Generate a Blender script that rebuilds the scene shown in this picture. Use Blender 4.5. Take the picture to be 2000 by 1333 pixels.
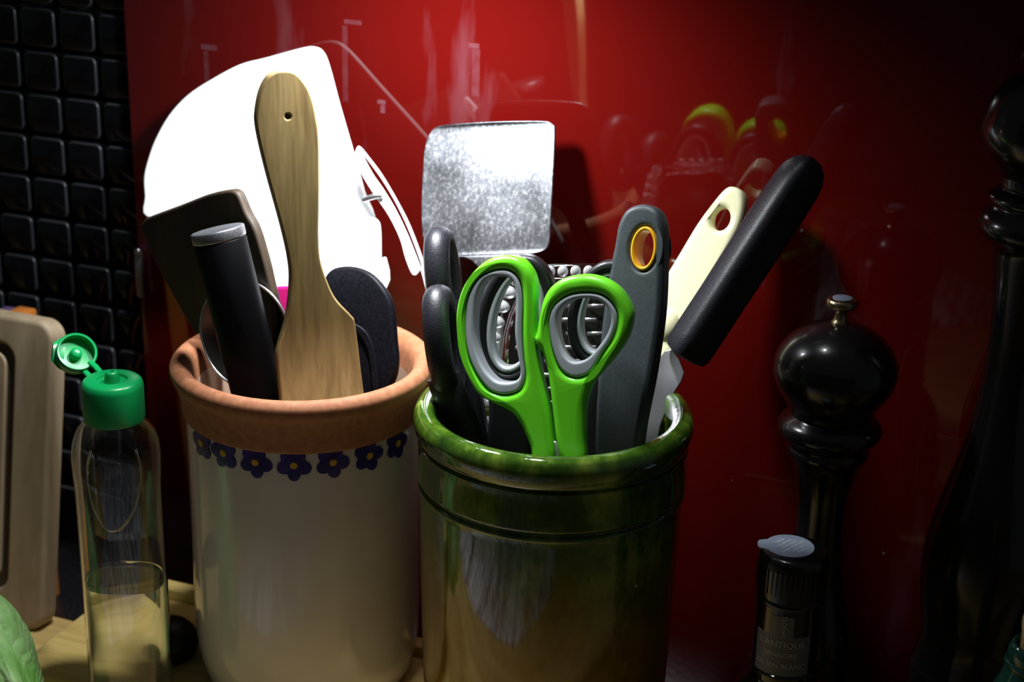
import bpy, bmesh, math, random
from mathutils import Vector, Matrix
random.seed(7)
S = bpy.context.scene
for o in list(bpy.data.objects): bpy.data.objects.remove(o)
COL = S.collection

# ------------------------------------------------------------------ camera
F = 3200.0                      # focal length in pixels of the 2000 px wide frame
R = Matrix(((0.93013622, -0.14906605, 0.33559785),
            (0.36641234, 0.31637245, -0.87501455),
            (0.02426105, 0.93684993, 0.34888912)))
CAM = Vector((0, 0, 0.53))
cd = bpy.data.cameras.new('camera'); cam = bpy.data.objects.new('camera', cd); COL.objects.link(cam)
cd.sensor_width = 36; cd.lens = F / 2000 * 36; cd.clip_start = .01
cam.matrix_world = Matrix.Translation(CAM) @ R.to_4x4()
cd.dof.use_dof = True; cd.dof.focus_distance = .81; cd.dof.aperture_fstop = 9.0
S.camera = cam
# ------------------------------------------------------------------ world, lights, exposure
W = bpy.data.worlds.new('room_light'); S.world = W; W.use_nodes = True
W.node_tree.nodes['Background'].inputs[0].default_value = (.88, .95, 1.0, 1)
W.node_tree.nodes['Background'].inputs[1].default_value = .036
YW = .862                       # face of the splashback
ld = bpy.data.lights.new('spot_lamp', 'SPOT'); ld.energy = 6.0; ld.spot_size = math.radians(164); ld.spot_blend = 1.0; ld.shadow_soft_size = .015
ld.color = (.93, .97, 1.0)
lamp = bpy.data.objects.new('spot_lamp', ld); COL.objects.link(lamp)
lamp.location = (-.358, YW - .138, .420)
lamp.rotation_euler = Vector((-.10, .45, -.88)).to_track_quat('-Z', 'Y').to_euler()
l2 = bpy.data.lights.new('ceiling_spot', 'SPOT'); l2.energy = 17; l2.spot_size = math.radians(54); l2.spot_blend = .8; l2.shadow_soft_size = .03; l2.color = (.94, .96, 1.0)
lo2 = bpy.data.objects.new('ceiling_spot', l2); COL.objects.link(lo2); lo2.location = (-.32, YW - .168, .86)
lo2.rotation_euler = (Vector((-.42, YW - .07, .10)) - Vector(lo2.location)).to_track_quat('-Z', 'Y').to_euler()
S.view_settings.view_transform = 'Standard'; S.view_settings.look = 'None'
S.view_settings.gamma = 1; S.view_settings.use_curve_mapping = False
S.view_settings.exposure = 0.0

# ------------------------------------------------------------------ geometry helpers
def ray(px, py): return R @ Vector(((px - 1000) / F, -(py - 667) / F, -1.0))
def W_(px, py, d):              # point of the place at distance d in front of the splashback
    r = ray(px, py); return CAM + r * ((YW - d) / r.y)
def Zp(px, py, depth): return CAM + ray(px, py) * depth
def H_(px, py, z):
    r = ray(px, py); return CAM + r * ((z - CAM.z) / r.z)

def finish(me, mat, smooth=True, angle=38):
    if mat: me.materials.append(mat)
    if smooth:
        for p in me.polygons: p.use_smooth = True
        me.set_sharp_from_angle(angle=math.radians(angle))
def link(name, me, parent=None, loc=None):
    o = bpy.data.objects.new(name, me); COL.objects.link(o)
    if parent is not None: o.parent = parent
    elif loc is not None: o.location = loc
    return o
def wpos(o):
    v = Vector(o.location)
    while o.parent: o = o.parent; v += Vector(o.location)
    return v
def tag(o, label, cat, group=None):
    o['label'] = label; o['category'] = cat
    if group: o['group'] = group
    return o
def thing(name, loc, label, cat, group=None):
    o = bpy.data.objects.new(name, None); COL.objects.link(o); o.location = loc; o.empty_display_size = .02
    return tag(o, label, cat, group)
def struct(o): o['kind'] = 'structure'; return o
def mesh_obj(name, verts, faces, mat, parent=None, org=None, smooth=True, angle=38):
    """verts in world space; origin = parent's base, or org"""
    b = wpos(parent) if parent is not None else Vector(org if org is not None else (0, 0, 0))
    me = bpy.data.meshes.new(name); me.from_pydata([tuple(Vector(v) - b) for v in verts], [], faces); me.validate()
    bm = bmesh.new(); bm.from_mesh(me); bmesh.ops.recalc_face_normals(bm, faces=bm.faces); bm.to_mesh(me); bm.free()
    finish(me, mat, smooth, angle)
    return link(name, me, parent, b)
def box(name, lo, hi, mat, parent=None, bev=.001, org=None, seg=2, M=None):
    bm = bmesh.new(); bmesh.ops.create_cube(bm, size=1)
    for v in bm.verts: v.co = Vector([(lo[i] + hi[i]) / 2 + v.co[i] * (hi[i] - lo[i]) for i in range(3)])
    if bev: bmesh.ops.bevel(bm, geom=list(bm.edges), offset=bev, segments=seg, affect='EDGES', profile=.5)
    if M: bm.transform(M)
    vs = [v.co.copy() for v in bm.verts]; fs = [[v.index for v in f.verts] for f in bm.faces]
    bm.verts.ensure_lookup_table(); bm.free()
    if org is None: org = ((lo[0] + hi[0]) / 2, (lo[1] + hi[1]) / 2, lo[2])
    return mesh_obj(name, vs, fs, mat, parent, org)
def crom(pts, n=6, closed=True):
    """Catmull-Rom through points (any dimension)"""
    P = [Vector(p) for p in pts]; out = []; m = len(P)
    for i in range(m if closed else m - 1):
        p0 = P[(i - 1) % m] if closed or i > 0 else P[0] * 2 - P[1]
        p1 = P[i]; p2 = P[(i + 1) % m]
        p3 = P[(i + 2) % m] if closed or i + 2 < m else P[-1] * 2 - P[-2]
        for k in range(n):
            t = k / n
            out.append(.5 * ((2 * p1) + (p2 - p0) * t + (2 * p0 - 5 * p1 + 4 * p2 - p3) * t * t + (3 * p1 - p0 - 3 * p2 + p3) * t ** 3))
    if not closed: out.append(P[-1])
    return out
class Plane:
    """plane through two pixel points at given wall distances; yaw turns its horizontal axis"""
    def __init__(s, ptop, dtop, pbot, dbot, yaw=0):
        s.o = W_(*pbot, dbot); t = W_(*ptop, dtop)
        u = Vector((math.cos(math.radians(yaw)), math.sin(math.radians(yaw)), 0))
        v = (t - s.o).normalized(); s.n = u.cross(v).normalized()
        if s.n.dot(CAM - s.o) < 0: s.n = -s.n
        s.v = v; s.u = v.cross(s.n).normalized()
    def hit(s, px, py):
        r = ray(px, py); return CAM + r * ((s.o - CAM).dot(s.n) / r.dot(s.n))
    def uv(s, px, py):
        q = s.hit(px, py) - s.o; return Vector((q.dot(s.u), q.dot(s.v)))
    def w(s, a, b, c=0): return s.o + s.u * a + s.v * b + s.n * c
def slab2(name, pl, outline, holes, th, bev, mat, parent=None, org=None, off=0, bres=5, bend=None):
    """solid plate: outline and holes as plane coordinates; front face at off, body behind it"""
    cu = bpy.data.curves.new('t', 'CURVE'); cu.dimensions = '2D'; cu.fill_mode = 'BOTH'
    cu.extrude = max(th / 2 - bev, 0); cu.bevel_depth = bev; cu.bevel_resolution = bres; cu.offset = -bev
    def area(p): return sum(p[i][0] * p[(i + 1) % len(p)][1] - p[(i + 1) % len(p)][0] * p[i][1] for i in range(len(p)))
    for k, pts in enumerate([outline] + list(holes)):
        if (area(pts) > 0) != (k == 0): pts = pts[::-1]
        sp = cu.splines.new('POLY'); sp.points.add(len(pts) - 1); sp.use_cyclic_u = True
        for q, p in zip(sp.points, pts): q.co = (p[0], p[1], 0, 1)
    to = bpy.data.objects.new('t', cu); COL.objects.link(to)
    dg = bpy.context.evaluated_depsgraph_get(); me = bpy.data.meshes.new_from_object(to.evaluated_get(dg))
    bpy.data.objects.remove(to); bpy.data.curves.remove(cu)
    b = wpos(parent) if parent is not None else Vector(org if org is not None else pl.o)
    bm = bmesh.new(); bm.from_mesh(me); bmesh.ops.remove_doubles(bm, verts=bm.verts, dist=2e-5)
    for v in bm.verts:
        c = v.co.z - th / 2 + off
        if bend: c += bend(v.co.x, v.co.y)
        v.co = pl.w(v.co.x, v.co.y, c) - b
    bmesh.ops.recalc_face_normals(bm, faces=bm.faces)
    me = bpy.data.meshes.new(name); bm.to_mesh(me); bm.free(); finish(me, mat, True, 55)
    o = link(name, me, parent, b); wn = o.modifiers.new('normals', 'WEIGHTED_NORMAL'); wn.keep_sharp = True; wn.weight = 100
    return o
def slab(name, pl, px, holes, th, bev, mat, parent=None, org=None, off=0, n=5, sm=True, bend=None):
    f = (lambda q: [tuple(p) for p in crom(q, n)]) if sm else (lambda q: q)
    o = [pl.uv(*p) for p in f(px)]; hs = [[pl.uv(*p) for p in f(h)] for h in holes]
    return slab2(name, pl, o, hs, th, bev, mat, parent, org, off, bend=bend)
def ell(cx, cy, a, b, rot=0, n=28):
    r = math.radians(rot); out = []
    for i in range(n):
        t = 2 * math.pi * i / n; x, y = a * math.cos(t), b * math.sin(t)
        out.append((cx + x * math.cos(r) - y * math.sin(r), cy + x * math.sin(r) + y * math.cos(r)))
    return out
def lathe(name, prof, ax, mat, parent=None, org=None, seg=72, M=None, smooth=4, a0=0, a1=360, wob=0, angle=50):
    """profile (r, z) turned about the vertical axis at ax=(x, y); M tilts it afterwards"""
    pr = [tuple(p) for p in crom(prof, smooth, False)] if smooth else prof
    vs, fs = [], []; full = abs(a1 - a0) >= 359.9; ns = seg if full else seg + 1
    for r, z in pr:
        for k in range(ns):
            a = math.radians(a0 + (a1 - a0) * k / seg); rr = max(r, 0) * (1 + wob * math.sin(3 * a + z * 40))
            v = Vector((ax[0] + rr * math.cos(a), ax[1] + rr * math.sin(a), z)); vs.append(M @ v if M else v)
    for i in range(len(pr) - 1):
        for k in range(seg):
            a = i * ns + k; b = i * ns + (k + 1) % ns
            fs.append((a, b, b + ns, a + ns))
    if org is None: org = (ax[0], ax[1], min(p[1] for p in pr))
    bm = bmesh.new(); bv = [bm.verts.new(v) for v in vs]
    for f in fs:
        try: bm.faces.new([bv[i] for i in f])
        except ValueError: pass
    bmesh.ops.remove_doubles(bm, verts=bm.verts, dist=1e-6)
    bmesh.ops.dissolve_degenerate(bm, dist=1e-7, edges=bm.edges)
    bm.verts.index_update(); V = [v.co.copy() for v in bm.verts]; Fc = [[v.index for v in f.verts] for f in bm.faces]; bm.free()
    return mesh_obj(name, V, Fc, mat, parent, org, angle=angle)
def sweep(name, path, ra, rb, nrm, mat, parent=None, org=None, closed=False, seg=14, p=2.0, rot=0, caps=True):
    """tube along path; ra across (in plane), rb along nrm; p = superellipse power; ra/rb may be lists"""
    P = [Vector(q) for q in path]; n = len(P); vs, fs = [], []; N0 = Vector(nrm).normalized()
    for i in range(n):
        t = (P[(i + 1) % n] - P[i - 1]) if closed else (P[min(i + 1, n - 1)] - P[max(i - 1, 0)])
        t.normalize(); s = N0.cross(t)
        if s.length < 1e-5: s = Vector((1, 0, 0))
        s.normalize(); m = t.cross(s).normalized()
        A = ra[i] if hasattr(ra, '__len__') else ra; B = rb[i] if hasattr(rb, '__len__') else rb
        for k in range(seg):
            th = 2 * math.pi * k / seg; c, d = math.cos(th), math.sin(th)
            x = A * math.copysign(abs(c) ** (2 / p), c); y = B * math.copysign(abs(d) ** (2 / p), d)
            x, y = x * math.cos(rot) - y * math.sin(rot), x * math.sin(rot) + y * math.cos(rot)
            vs.append(P[i] + s * x + m * y)
    for i in range(n if closed else n - 1):
        for k in range(seg):
            a = i * seg + k; b = i * seg + (k + 1) % seg; j = ((i + 1) % n) * seg
            fs.append((a, b, j + (k + 1) % seg, j + k))
    if not closed and caps:
        fs.append(tuple(range(seg))[::-1]); fs.append(tuple((n - 1) * seg + k for k in range(seg)))
    if org is None: org = P[0]
    return mesh_obj(name, vs, fs, mat, parent, org)
def ball(name, c, rad, mat, parent, M=None, seg=24):
    bm = bmesh.new(); bmesh.ops.create_uvsphere(bm, u_segments=seg, v_segments=seg // 2, radius=1)
    for v in bm.verts:
        q = Vector((v.co.x * rad[0], v.co.y * rad[1], v.co.z * rad[2])); v.co = Vector(c) + (M @ q if M else q)
    vs = [v.co.copy() for v in bm.verts]; fs = [[v.index for v in f.verts] for f in bm.faces]; bm.free()
    return mesh_obj(name, vs, fs, mat, parent, c)

def profile_px(ax_px, depth, pts):
    """(half width in px, height pixel) at a given camera depth -> (r, z) about the axis through ax_px"""
    out = []; a = Zp(*ax_px, depth)
    for hw, py in pts:
        # height of the axis point whose projection lies on row py
        z_lo, z_hi = -.2, .7
        for _ in range(40):
            zm = (z_lo + z_hi) / 2; c = R.transposed() @ (Vector((a.x, a.y, zm)) - CAM); y = 667 - F * c.y / -c.z
            if y > py: z_lo = zm
            else: z_hi = zm
        c = R.transposed() @ (Vector((a.x, a.y, zm)) - CAM); out.append((hw * -c.z / F, zm))
    return a, out
# ------------------------------------------------------------------ materials
def mat(name, col=(.5, .5, .5), rough=.5, metal=0, spec=.5, trans=0, ior=1.5, coat=0, sub=0):
    m = bpy.data.materials.new(name); m.use_nodes = True; b = m.node_tree.nodes['Principled BSDF']
    b.inputs['Base Color'].default_value = (*col, 1); b.inputs['Roughness'].default_value = rough
    b.inputs['Metallic'].default_value = metal; b.inputs['Specular IOR Level'].default_value = spec
    b.inputs['Transmission Weight'].default_value = trans; b.inputs['IOR'].default_value = ior
    b.inputs['Coat Weight'].default_value = coat; b.inputs['Coat Roughness'].default_value = .05
    if sub:
        b.inputs['Subsurface Weight'].default_value = sub; b.inputs['Subsurface Radius'].default_value = (.004, .004, .004)
    return m
class G:
    """small node-graph helper"""
    def __init__(s, m): s.t = m.node_tree; s.b = s.t.nodes['Principled BSDF']; s.co = None
    def n(s, typ, **kw):
        x = s.t.nodes.new(typ)
        for k, v in kw.items():
            if k.startswith('i_'): x.inputs[k[2:].replace('_', ' ')].default_value = v
            else: setattr(x, k, v)
        return x
    def l(s, a, b): s.t.links.new(a, b)
    def coord(s, scale=(1, 1, 1), rot=(0, 0, 0), loc=(0, 0, 0)):
        if s.co is None: s.co = s.n('ShaderNodeTexCoord')
        mp = s.n('ShaderNodeMapping'); mp.inputs['Scale'].default_value = scale; mp.inputs['Rotation'].default_value = rot; mp.inputs['Location'].default_value = loc
        s.l(s.co.outputs['Object'], mp.inputs[0]); return mp.outputs[0]
    def noise(s, vec, scale=5, detail=3, rough=.5, dist=0):
        x = s.n('ShaderNodeTexNoise'); x.inputs['Scale'].default_value = scale; x.inputs['Detail'].default_value = detail
        x.inputs['Roughness'].default_value = rough; x.inputs['Distortion'].default_value = dist
        s.l(vec, x.inputs['Vector']); return x.outputs['Fac']
    def ramp(s, fac, stops):
        r = s.n('ShaderNodeValToRGB'); e = r.color_ramp.elements
        while len(e) < len(stops): e.new(.5)
        for q, (p, c) in zip(e, stops): q.position = p; q.color = (*c, 1) if len(c) == 3 else c
        s.l(fac, r.inputs[0]); return r.outputs[0]
    def math(s, op, a, b=None, c=None):
        x = s.n('ShaderNodeMath', operation=op)
        for i, v in enumerate((a, b, c)):
            if v is None: continue
            if isinstance(v, (int, float)): x.inputs[i].default_value = v
            else: s.l(v, x.inputs[i])
        return x.outputs[0]
    def mix(s, f, a, b):
        x = s.n('ShaderNodeMix', data_type='RGBA')
        for i, v in ((0, f), (6, a), (7, b)):
            if isinstance(v, (int, float)): x.inputs[i].default_value = v
            elif isinstance(v, tuple): x.inputs[i].default_value = (*v, 1)
            else: s.l(v, x.inputs[i])
        return x.outputs[2]
    def col(s, c): s.l(c, s.b.inputs['Base Color'])
    def rough(s, c): s.l(c, s.b.inputs['Roughness'])
    def bump(s, h, strength=.3, dist=.001):
        x = s.n('ShaderNodeBump'); x.inputs['Strength'].default_value = strength; x.inputs['Distance'].default_value = dist
        s.l(h, x.inputs['Height']); s.l(x.outputs[0], s.b.inputs['Normal'])
def wood(name, c0, c1, c2, scale=(70, 70, 5), rough=.55, bump=.12, rot=(0, 0, 0)):
    m = mat(name, c1, rough); g = G(m); v = g.coord(scale, rot)
    a = g.noise(v, 1.0, 4, .6, .6); b = g.noise(g.coord((scale[0] * 5, scale[1] * 5, scale[2] * 4), rot), 1.0, 2)
    k = g.math('ADD', g.math('MULTIPLY', a, .75), g.math('MULTIPLY', b, .25))
    g.col(g.ramp(k, [(.3, c0), (.5, c1), (.68, c2)])); g.bump(b, bump, .0006); return m
def speck(name, col, col2, rough=.5, scale=900, bump=.25, metal=0, spec=.5):
    m = mat(name, col, rough, metal, spec); g = G(m); k = g.noise(g.coord(), scale, 2)
    g.col(g.ramp(k, [(.35, col), (.7, col2)])); g.bump(k, bump, .0004); return m

M_spat = wood('pale_beech', (.20, .125, .042), (.36, .245, .095), (.47, .33, .14), (95, 95, 7))
M_dark_wood = wood('dark_wood', (.018, .011, .006), (.038, .023, .012), (.060, .037, .019), (110, 110, 9), .6)
M_board_wood = wood('board_beech', (.22, .165, .095), (.29, .22, .135), (.34, .265, .17), (60, 60, 6), .6)
M_worktop = wood('worktop_oak', (.40, .26, .08), (.60, .42, .15), (.72, .53, .21), (7, 60, 60), .35)
M_riser = wood('bamboo', (.54, .37, .10), (.72, .53, .17), (.82, .64, .24), (6, 70, 70), .45)
M_stone = speck('black_stone', (.004, .004, .005), (.012, .011, .012), .3, 400)
M_white = mat('white_plastic', (.80, .82, .83), .35)
M_white2 = mat('milky_plastic', (.66, .69, .70), .3)
M_terra = speck('terracotta', (.34, .125, .052), (.44, .18, .085), .7, 260, .12)
M_glaze_white = mat('cream_glaze', (.62, .57, .50), .16, coat=.35)
g = G(M_glaze_white); k = g.noise(g.coord(), 22, 3); g.col(g.ramp(k, [(.3, (.60, .56, .52)), (.7, (.67, .63, .60))])); g.bump(g.noise(g.coord((1, 1, .25)), 34, 2), .25, .0015)
M_glaze_in = mat('cream_glaze_inside', (.50, .34, .24), .3)
M_blue = speck('cobalt_paint', (.020, .012, .13), (.05, .035, .24), .25, 120, 0)
M_yellow = mat('yellow_paint', (.62, .38, .03), .3)
# green to honey glaze, running over the pot in uneven tongues
M_glaze = mat('green_honey_glaze', (.05, .12, .01), .05, coat=1.0); g = G(M_glaze)
sx = g.n('ShaderNodeSeparateXYZ'); g.l(g.coord(), sx.inputs[0]); z = sx.outputs[2]
drip = g.noise(g.coord((1, 1, .15)), 26, 3, .6); blot = g.noise(g.coord((1, 1, .6)), 45, 4, .65)
zz = g.math('ADD', z, g.math('MULTIPLY', g.math('SUBTRACT', drip, .5), .06))
low = g.math('SMOOTH_MIN', g.math('MAXIMUM', g.math('DIVIDE', g.math('SUBTRACT', zz, .080), .06), 0.0), 1.0, .05)
green = g.ramp(blot, [(.30, (.014, .042, .004)), (.5, (.048, .115, .008)), (.64, (.16, .26, .03)), (.78, (.42, .42, .07))])
honey = g.ramp(blot, [(.3, (.16, .085, .009)), (.6, (.27, .155, .015)), (.8, (.36, .22, .03))])
g.col(g.mix(low, honey, green)); g.bump(g.noise(g.coord((1, 1, .35)), 55, 3), .5, .0016)
# red lacquered glass with dried splashes and dust
M_red = mat('red_glass', (.085, .0026, .0020), .035, coat=.35); g = G(M_red); v = g.coord()
sx = g.n('ShaderNodeSeparateXYZ'); g.l(v, sx.inputs[0]); X, Z = sx.outputs[0], sx.outputs[2]
vo = g.n('ShaderNodeTexVoronoi'); vo.inputs['Scale'].default_value = 42; g.l(v, vo.inputs['Vector'])
sp = g.math('MULTIPLY', g.math('LESS_THAN', vo.outputs['Distance'], .045), g.math('GREATER_THAN', g.noise(v, 30, 2), .55))
sm = g.ramp(g.noise(g.coord((26, 26, 5)), 1, 4, .65), [(.58, (0, 0, 0)), (.75, (1, 1, 1))])
marks = g.math('MULTIPLY', sm, .09)
def mark(x0, x1, z0, z1):
    a = g.math('MULTIPLY', g.math('GREATER_THAN', X, x0), g.math('LESS_THAN', X, x1))
    b = g.math('MULTIPLY', g.math('GREATER_THAN', Z, z0), g.math('LESS_THAN', Z, z1))
    return g.math('MULTIPLY', a, b)
RED_ORG = Vector((-.15, YW, 0))
for (xa, ya, xb, yb, s) in ((392, 86, 424, 100, .22), (397, 100, 409, 160, .13), (672, 38, 706, 50, .16), (668, 50, 680, 200, .10),
                            (915, 84, 936, 96, .22), (922, 96, 936, 190, .14), (737, 195, 753, 205, .3), (743, 205, 752, 222, .25),
                            (1830, 850, 1880, 862, .12), (1455, 925, 1545, 945, .10)):
    A, B = W_(xa, ya, 0) - RED_ORG, W_(xb, yb, 0) - RED_ORG
    marks = g.math('MAXIMUM', marks, g.math('MULTIPLY', mark(min(A.x, B.x), max(A.x, B.x), min(A.z, B.z), max(A.z, B.z)), g.math('MULTIPLY', g.noise(v, 160, 3), s * 1.0)))
fac = g.math('MINIMUM', g.math('ADD', marks, g.math('MULTIPLY', sp, .7)), 1.0)
g.col(g.mix(fac, (.085, .0026, .0020), (.34, .24, .30))); g.rough(g.math('ADD', g.math('MULTIPLY', fac, .5), .035))
M_panel_edge = mat('panel_edge', (.03, .004, .004), .3)
M_tile = mat('black_tile', (.003, .003, .004), .13, spec=.35)
M_tile_edge = mat('tile_edge_highlight', (.03, .033, .04), .3)  # highlight painted into the bevels: paler colour stands in for lamp glints on tile edges
M_grout = mat('dark_grout', (.006, .0055, .006), .9)
M_black_soft = speck('black_soft_grip', (.007, .007, .010), (.020, .020, .027), .42, 1500, .35, spec=.4)
M_black = mat('black_plastic', (.012, .012, .015), .38)
M_black_dark = mat('black_ribbed_grip', (.004, .004, .005), .5, spec=.10)
M_black_speck = speck('black_nylon', (.002, .002, .004), (.006, .006, .009), .5, 700, .25, spec=.12)
M_black_wood = mat('black_lacquered_wood', (.007, .0055, .006), .24, coat=.4)
g = G(M_black_wood); g.bump(g.noise(g.coord((1, 1, .3)), 300, 3), .12, .0006)
M_steel = mat('steel', (.62, .63, .65), .28, 1)
M_turner = mat('scratched_steel', (.5, .5, .53), .4, 1.0); g = G(M_turner)
k = g.noise(g.coord((1, 1, .7)), 520, 4, .75); k2 = g.noise(g.coord(), 28, 2)
g.col(g.ramp(k, [(.34, (.10, .105, .12)), (.54, (.19, .195, .21)), (.68, (.45, .45, .47))])); g.rough(g.ramp(k2, [(.3, (.28,) * 3), (.7, (.5,) * 3)])); g.bump(k, .12, .0003)
M_dark_steel = mat('dark_steel', (.12, .11, .10), .28, 1)
M_cap_steel = speck('brushed_steel', (.30, .31, .34), (.42, .43, .46), .4, 900, .1, .9)
M_green = mat('lime_plastic', (.16, .74, .02), .33)
M_greyin = mat('grey_soft_grip', (.42, .47, .49), .45)
M_grey = speck('dark_grey_rubber', (.040, .050, .056), (.055, .066, .073), .5, 800, .1)
M_ring = mat('amber_plastic', (.80, .42, .02), .3)
M_cream = mat('cream_plastic', (.76, .74, .46), .36)
M_pink = mat('magenta_silicone', (.55, .01, .16), .4)
M_amber = mat('amber_handle', (.55, .22, .02), .3)
M_clear = mat('clear_acrylic', (.95, .97, .97), .04, trans=1, ior=1.45)
M_bead = mat('clear_bead', (.95, .97, .98), .16, trans=.75, ior=1.4)
M_clear_bottle = mat('clear_bottle', (.97, .985, .98), .02, trans=1, ior=1.42)
M_liquid = mat('clear_liquid', (.98, .97, .93), .0, trans=1, ior=1.33)
M_cap_green = mat('emerald_plastic', (.004, .33, .085), .3)
M_brass = mat('aged_brass', (.42, .34, .20), .28, 1)
M_plate = mat('grey_blue_print', (.16, .19, .25), .5)
M_cloth = mat('green_cloth', (.22, .42, .10), .8); g = G(M_cloth)
wv = g.n('ShaderNodeTexWave'); wv.inputs['Scale'].default_value = 120; wv.inputs['Distortion'].default_value = 3; g.l(g.coord(rot=(0, .6, .3)), wv.inputs['Vector'])
g.col(g.ramp(g.noise(g.coord((1, 1, .4)), 60, 3), [(.35, (.12, .34, .05)), (.6, (.36, .60, .24)), (.75, (.50, .70, .36))])); g.bump(wv.outputs['Fac'], .5, .001)
M_dark_glass = mat('black_bottle_glass', (.006, .006, .004), .05, coat=.3)
M_label = mat('smoke_label', (.15, .15, .155), .45)
M_label_text = mat('label_print', (.55, .50, .46), .5)
M_sticker = mat('slate_sticker', (.30, .36, .46), .5)
M_print = mat('pale_print', (.85, .92, .98), .5)
M_green_glass = mat('green_bottle_glass', (.012, .07, .05), .06, coat=.4)
M_cork = speck('cork', (.40, .27, .10), (.60, .46, .22), .8, 260, .3)
M_pack = [mat('packet_violet', (.10, .06, .14), .5), mat('packet_orange', (.45, .14, .02), .5), mat('packet_red', (.35, .03, .06), .5)]

# ------------------------------------------------------------------ the setting
RX0 = W_(258, 300, 0).x
pan = struct(box('wall_splashback', (RX0, YW, -.034), (.42, YW + .007, .95), M_red, None, .0008, RED_ORG))
wall = struct(box('wall_back', (-1.25, YW + .018, -.06), (.42, YW + .06, .95), M_grout, None, 0))
# black pillowed tiles to the left of the red panel, one object each
TW, TH = abs(W_(106, 15, -.008).x - W_(31, 15, -.008).x), abs(W_(106, 15, -.008).z - W_(106, 101, -.008).z)
tx0, tz0 = W_(106, 15, -.008).x, W_(106, 15, -.008).z
bm = bmesh.new(); gap = .0016
pts = [(-TW / 2 + gap, -TH / 2 + gap), (TW / 2 - gap, -TH / 2 + gap), (TW / 2 - gap, TH / 2 - gap), (-TW / 2 + gap, TH / 2 - gap)]
ring0, ring1, ring2 = [], [], []
for (sx_, sz_) in ((-1, -1), (1, -1), (1, 1), (-1, 1)):
    for a in range(4):
        base = {(-1, -1): 180, (1, -1): 270, (1, 1): 0, (-1, 1): 90}[(sx_, sz_)]; t = math.radians(base + a * 30)
        for ring, rr, ins, y in ((ring0, .004, 0, .009), (ring1, .004, .0001, .0010), (ring2, .0036, .0012, 0)):
            cx, cz = sx_ * (TW / 2 - gap - .004), sz_ * (TH / 2 - gap - .004)
            q = rr - ins if ring is not ring2 else .0029
            ring.append(bm.verts.new((cx + q * math.cos(t), y, cz + q * math.sin(t))))
for A, B in ((ring0, ring1), (ring1, ring2)):
    for i in range(16): bm.faces.new((A[i], A[(i + 1) % 16], B[(i + 1) % 16], B[i]))
bm.faces.new(ring2); bmesh.ops.recalc_face_normals(bm, faces=bm.faces)
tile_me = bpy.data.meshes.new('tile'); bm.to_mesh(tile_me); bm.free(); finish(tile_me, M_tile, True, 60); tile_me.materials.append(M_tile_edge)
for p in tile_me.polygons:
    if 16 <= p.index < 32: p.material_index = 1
wl = Vector(wall.location)
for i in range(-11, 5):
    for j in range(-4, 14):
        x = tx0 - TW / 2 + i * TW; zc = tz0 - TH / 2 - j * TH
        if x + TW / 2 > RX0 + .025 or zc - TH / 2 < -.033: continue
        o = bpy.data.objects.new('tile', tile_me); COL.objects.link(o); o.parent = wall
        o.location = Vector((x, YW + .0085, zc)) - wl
struct(box('floor', (-3, -2.2, -.95), (3, YW + .06, -.90), mat('floor_boards', (.12, .08, .05), .5), None, 0))
struct(box('wall_front', (-3, -2.26, -.95), (3, -2.2, 1.6), mat('room_plaster', (.45, .42, .38), .8), None, 0))
wt = box('worktop', (-1.25, YW - .75, -.04), (.42, YW - .118, 0), M_worktop, None, .002)
tag(wt, 'oak worktop running along under the pots and bottles', 'worktop')
st = box('back_ledge', (-1.25, YW - .1175, -.06), (.42, YW + .017, -.035), M_stone, None, .001)
tag(st, 'black stone ledge between the oak worktop and the wall', 'ledge')
# steel clip on the panel's left edge
p0, p1 = W_(264, 488, .002), W_(281, 582, .002)
clip = box('panel_clip', (p0.x, YW - .004, p1.z), (p1.x, YW - .0002, p0.z), M_cap_steel, None, .001)
tag(clip, 'narrow steel clip on the left edge of the red panel', 'clip')
c = W_(270, 492, .004); ball('screw', (c.x, YW - .0045, c.z), (.0022, .0015, .0022), M_steel, clip)

# ------------------------------------------------------------------ wooden riser board under the pots
RZ = .03; rx0, rx1, ry0, ry1 = -.545, -.165, YW - .214, YW - .100
riser = thing('riser_board', ((rx0 + rx1) / 2, (ry0 + ry1) / 2, 0), 'pale bamboo board with a raised back rim under the two utensil pots', 'board')
box('plank', (rx0, ry0, 0), (rx1, ry1 - .012, RZ - .002), M_riser, riser, .002)
box('rim', (rx0, ry1 - .0115, 0), (rx1, ry1, RZ + .004), M_riser, riser, .002)
RZ -= .002

# ------------------------------------------------------------------ left pot
a = Zp(592, 715, .875); LX, LY, LZ = a.x, a.y, a.z
pot = thing('utensil_pot', (LX, LY, RZ), 'cream glazed pot with terracotta rim and a band of blue flowers', 'pot')
Rb = .0626
body = lathe('body', [(0, RZ), (.050, RZ), (.057, RZ + .002), (.0595, RZ + .008), (Rb, RZ + .03), (Rb, LZ - .08), (Rb, LZ - .05), (Rb + .0004, LZ - .0232)], (LX, LY), M_glaze_white, pot, smooth=5)
rim = lathe('rim', [(Rb + .0004, LZ - .0232), (Rb + .0016, LZ - .0222), (.0652, LZ - .014), (.0672, LZ - .006), (.0697, LZ - .0015), (.0699, LZ + .003), (.0668, LZ + .0062), (.0625, LZ + .0055), (.0590, LZ + .001), (.0572, LZ - .010)], (LX, LY), M_terra, pot, smooth=5)
lathe('inner_wall', [(.0572, LZ - .010), (.0560, LZ - .03), (.0555, LZ - .1), (.054, RZ + .008), (0, RZ + .006)], (LX, LY), M_glaze_in, pot, smooth=3)
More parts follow.
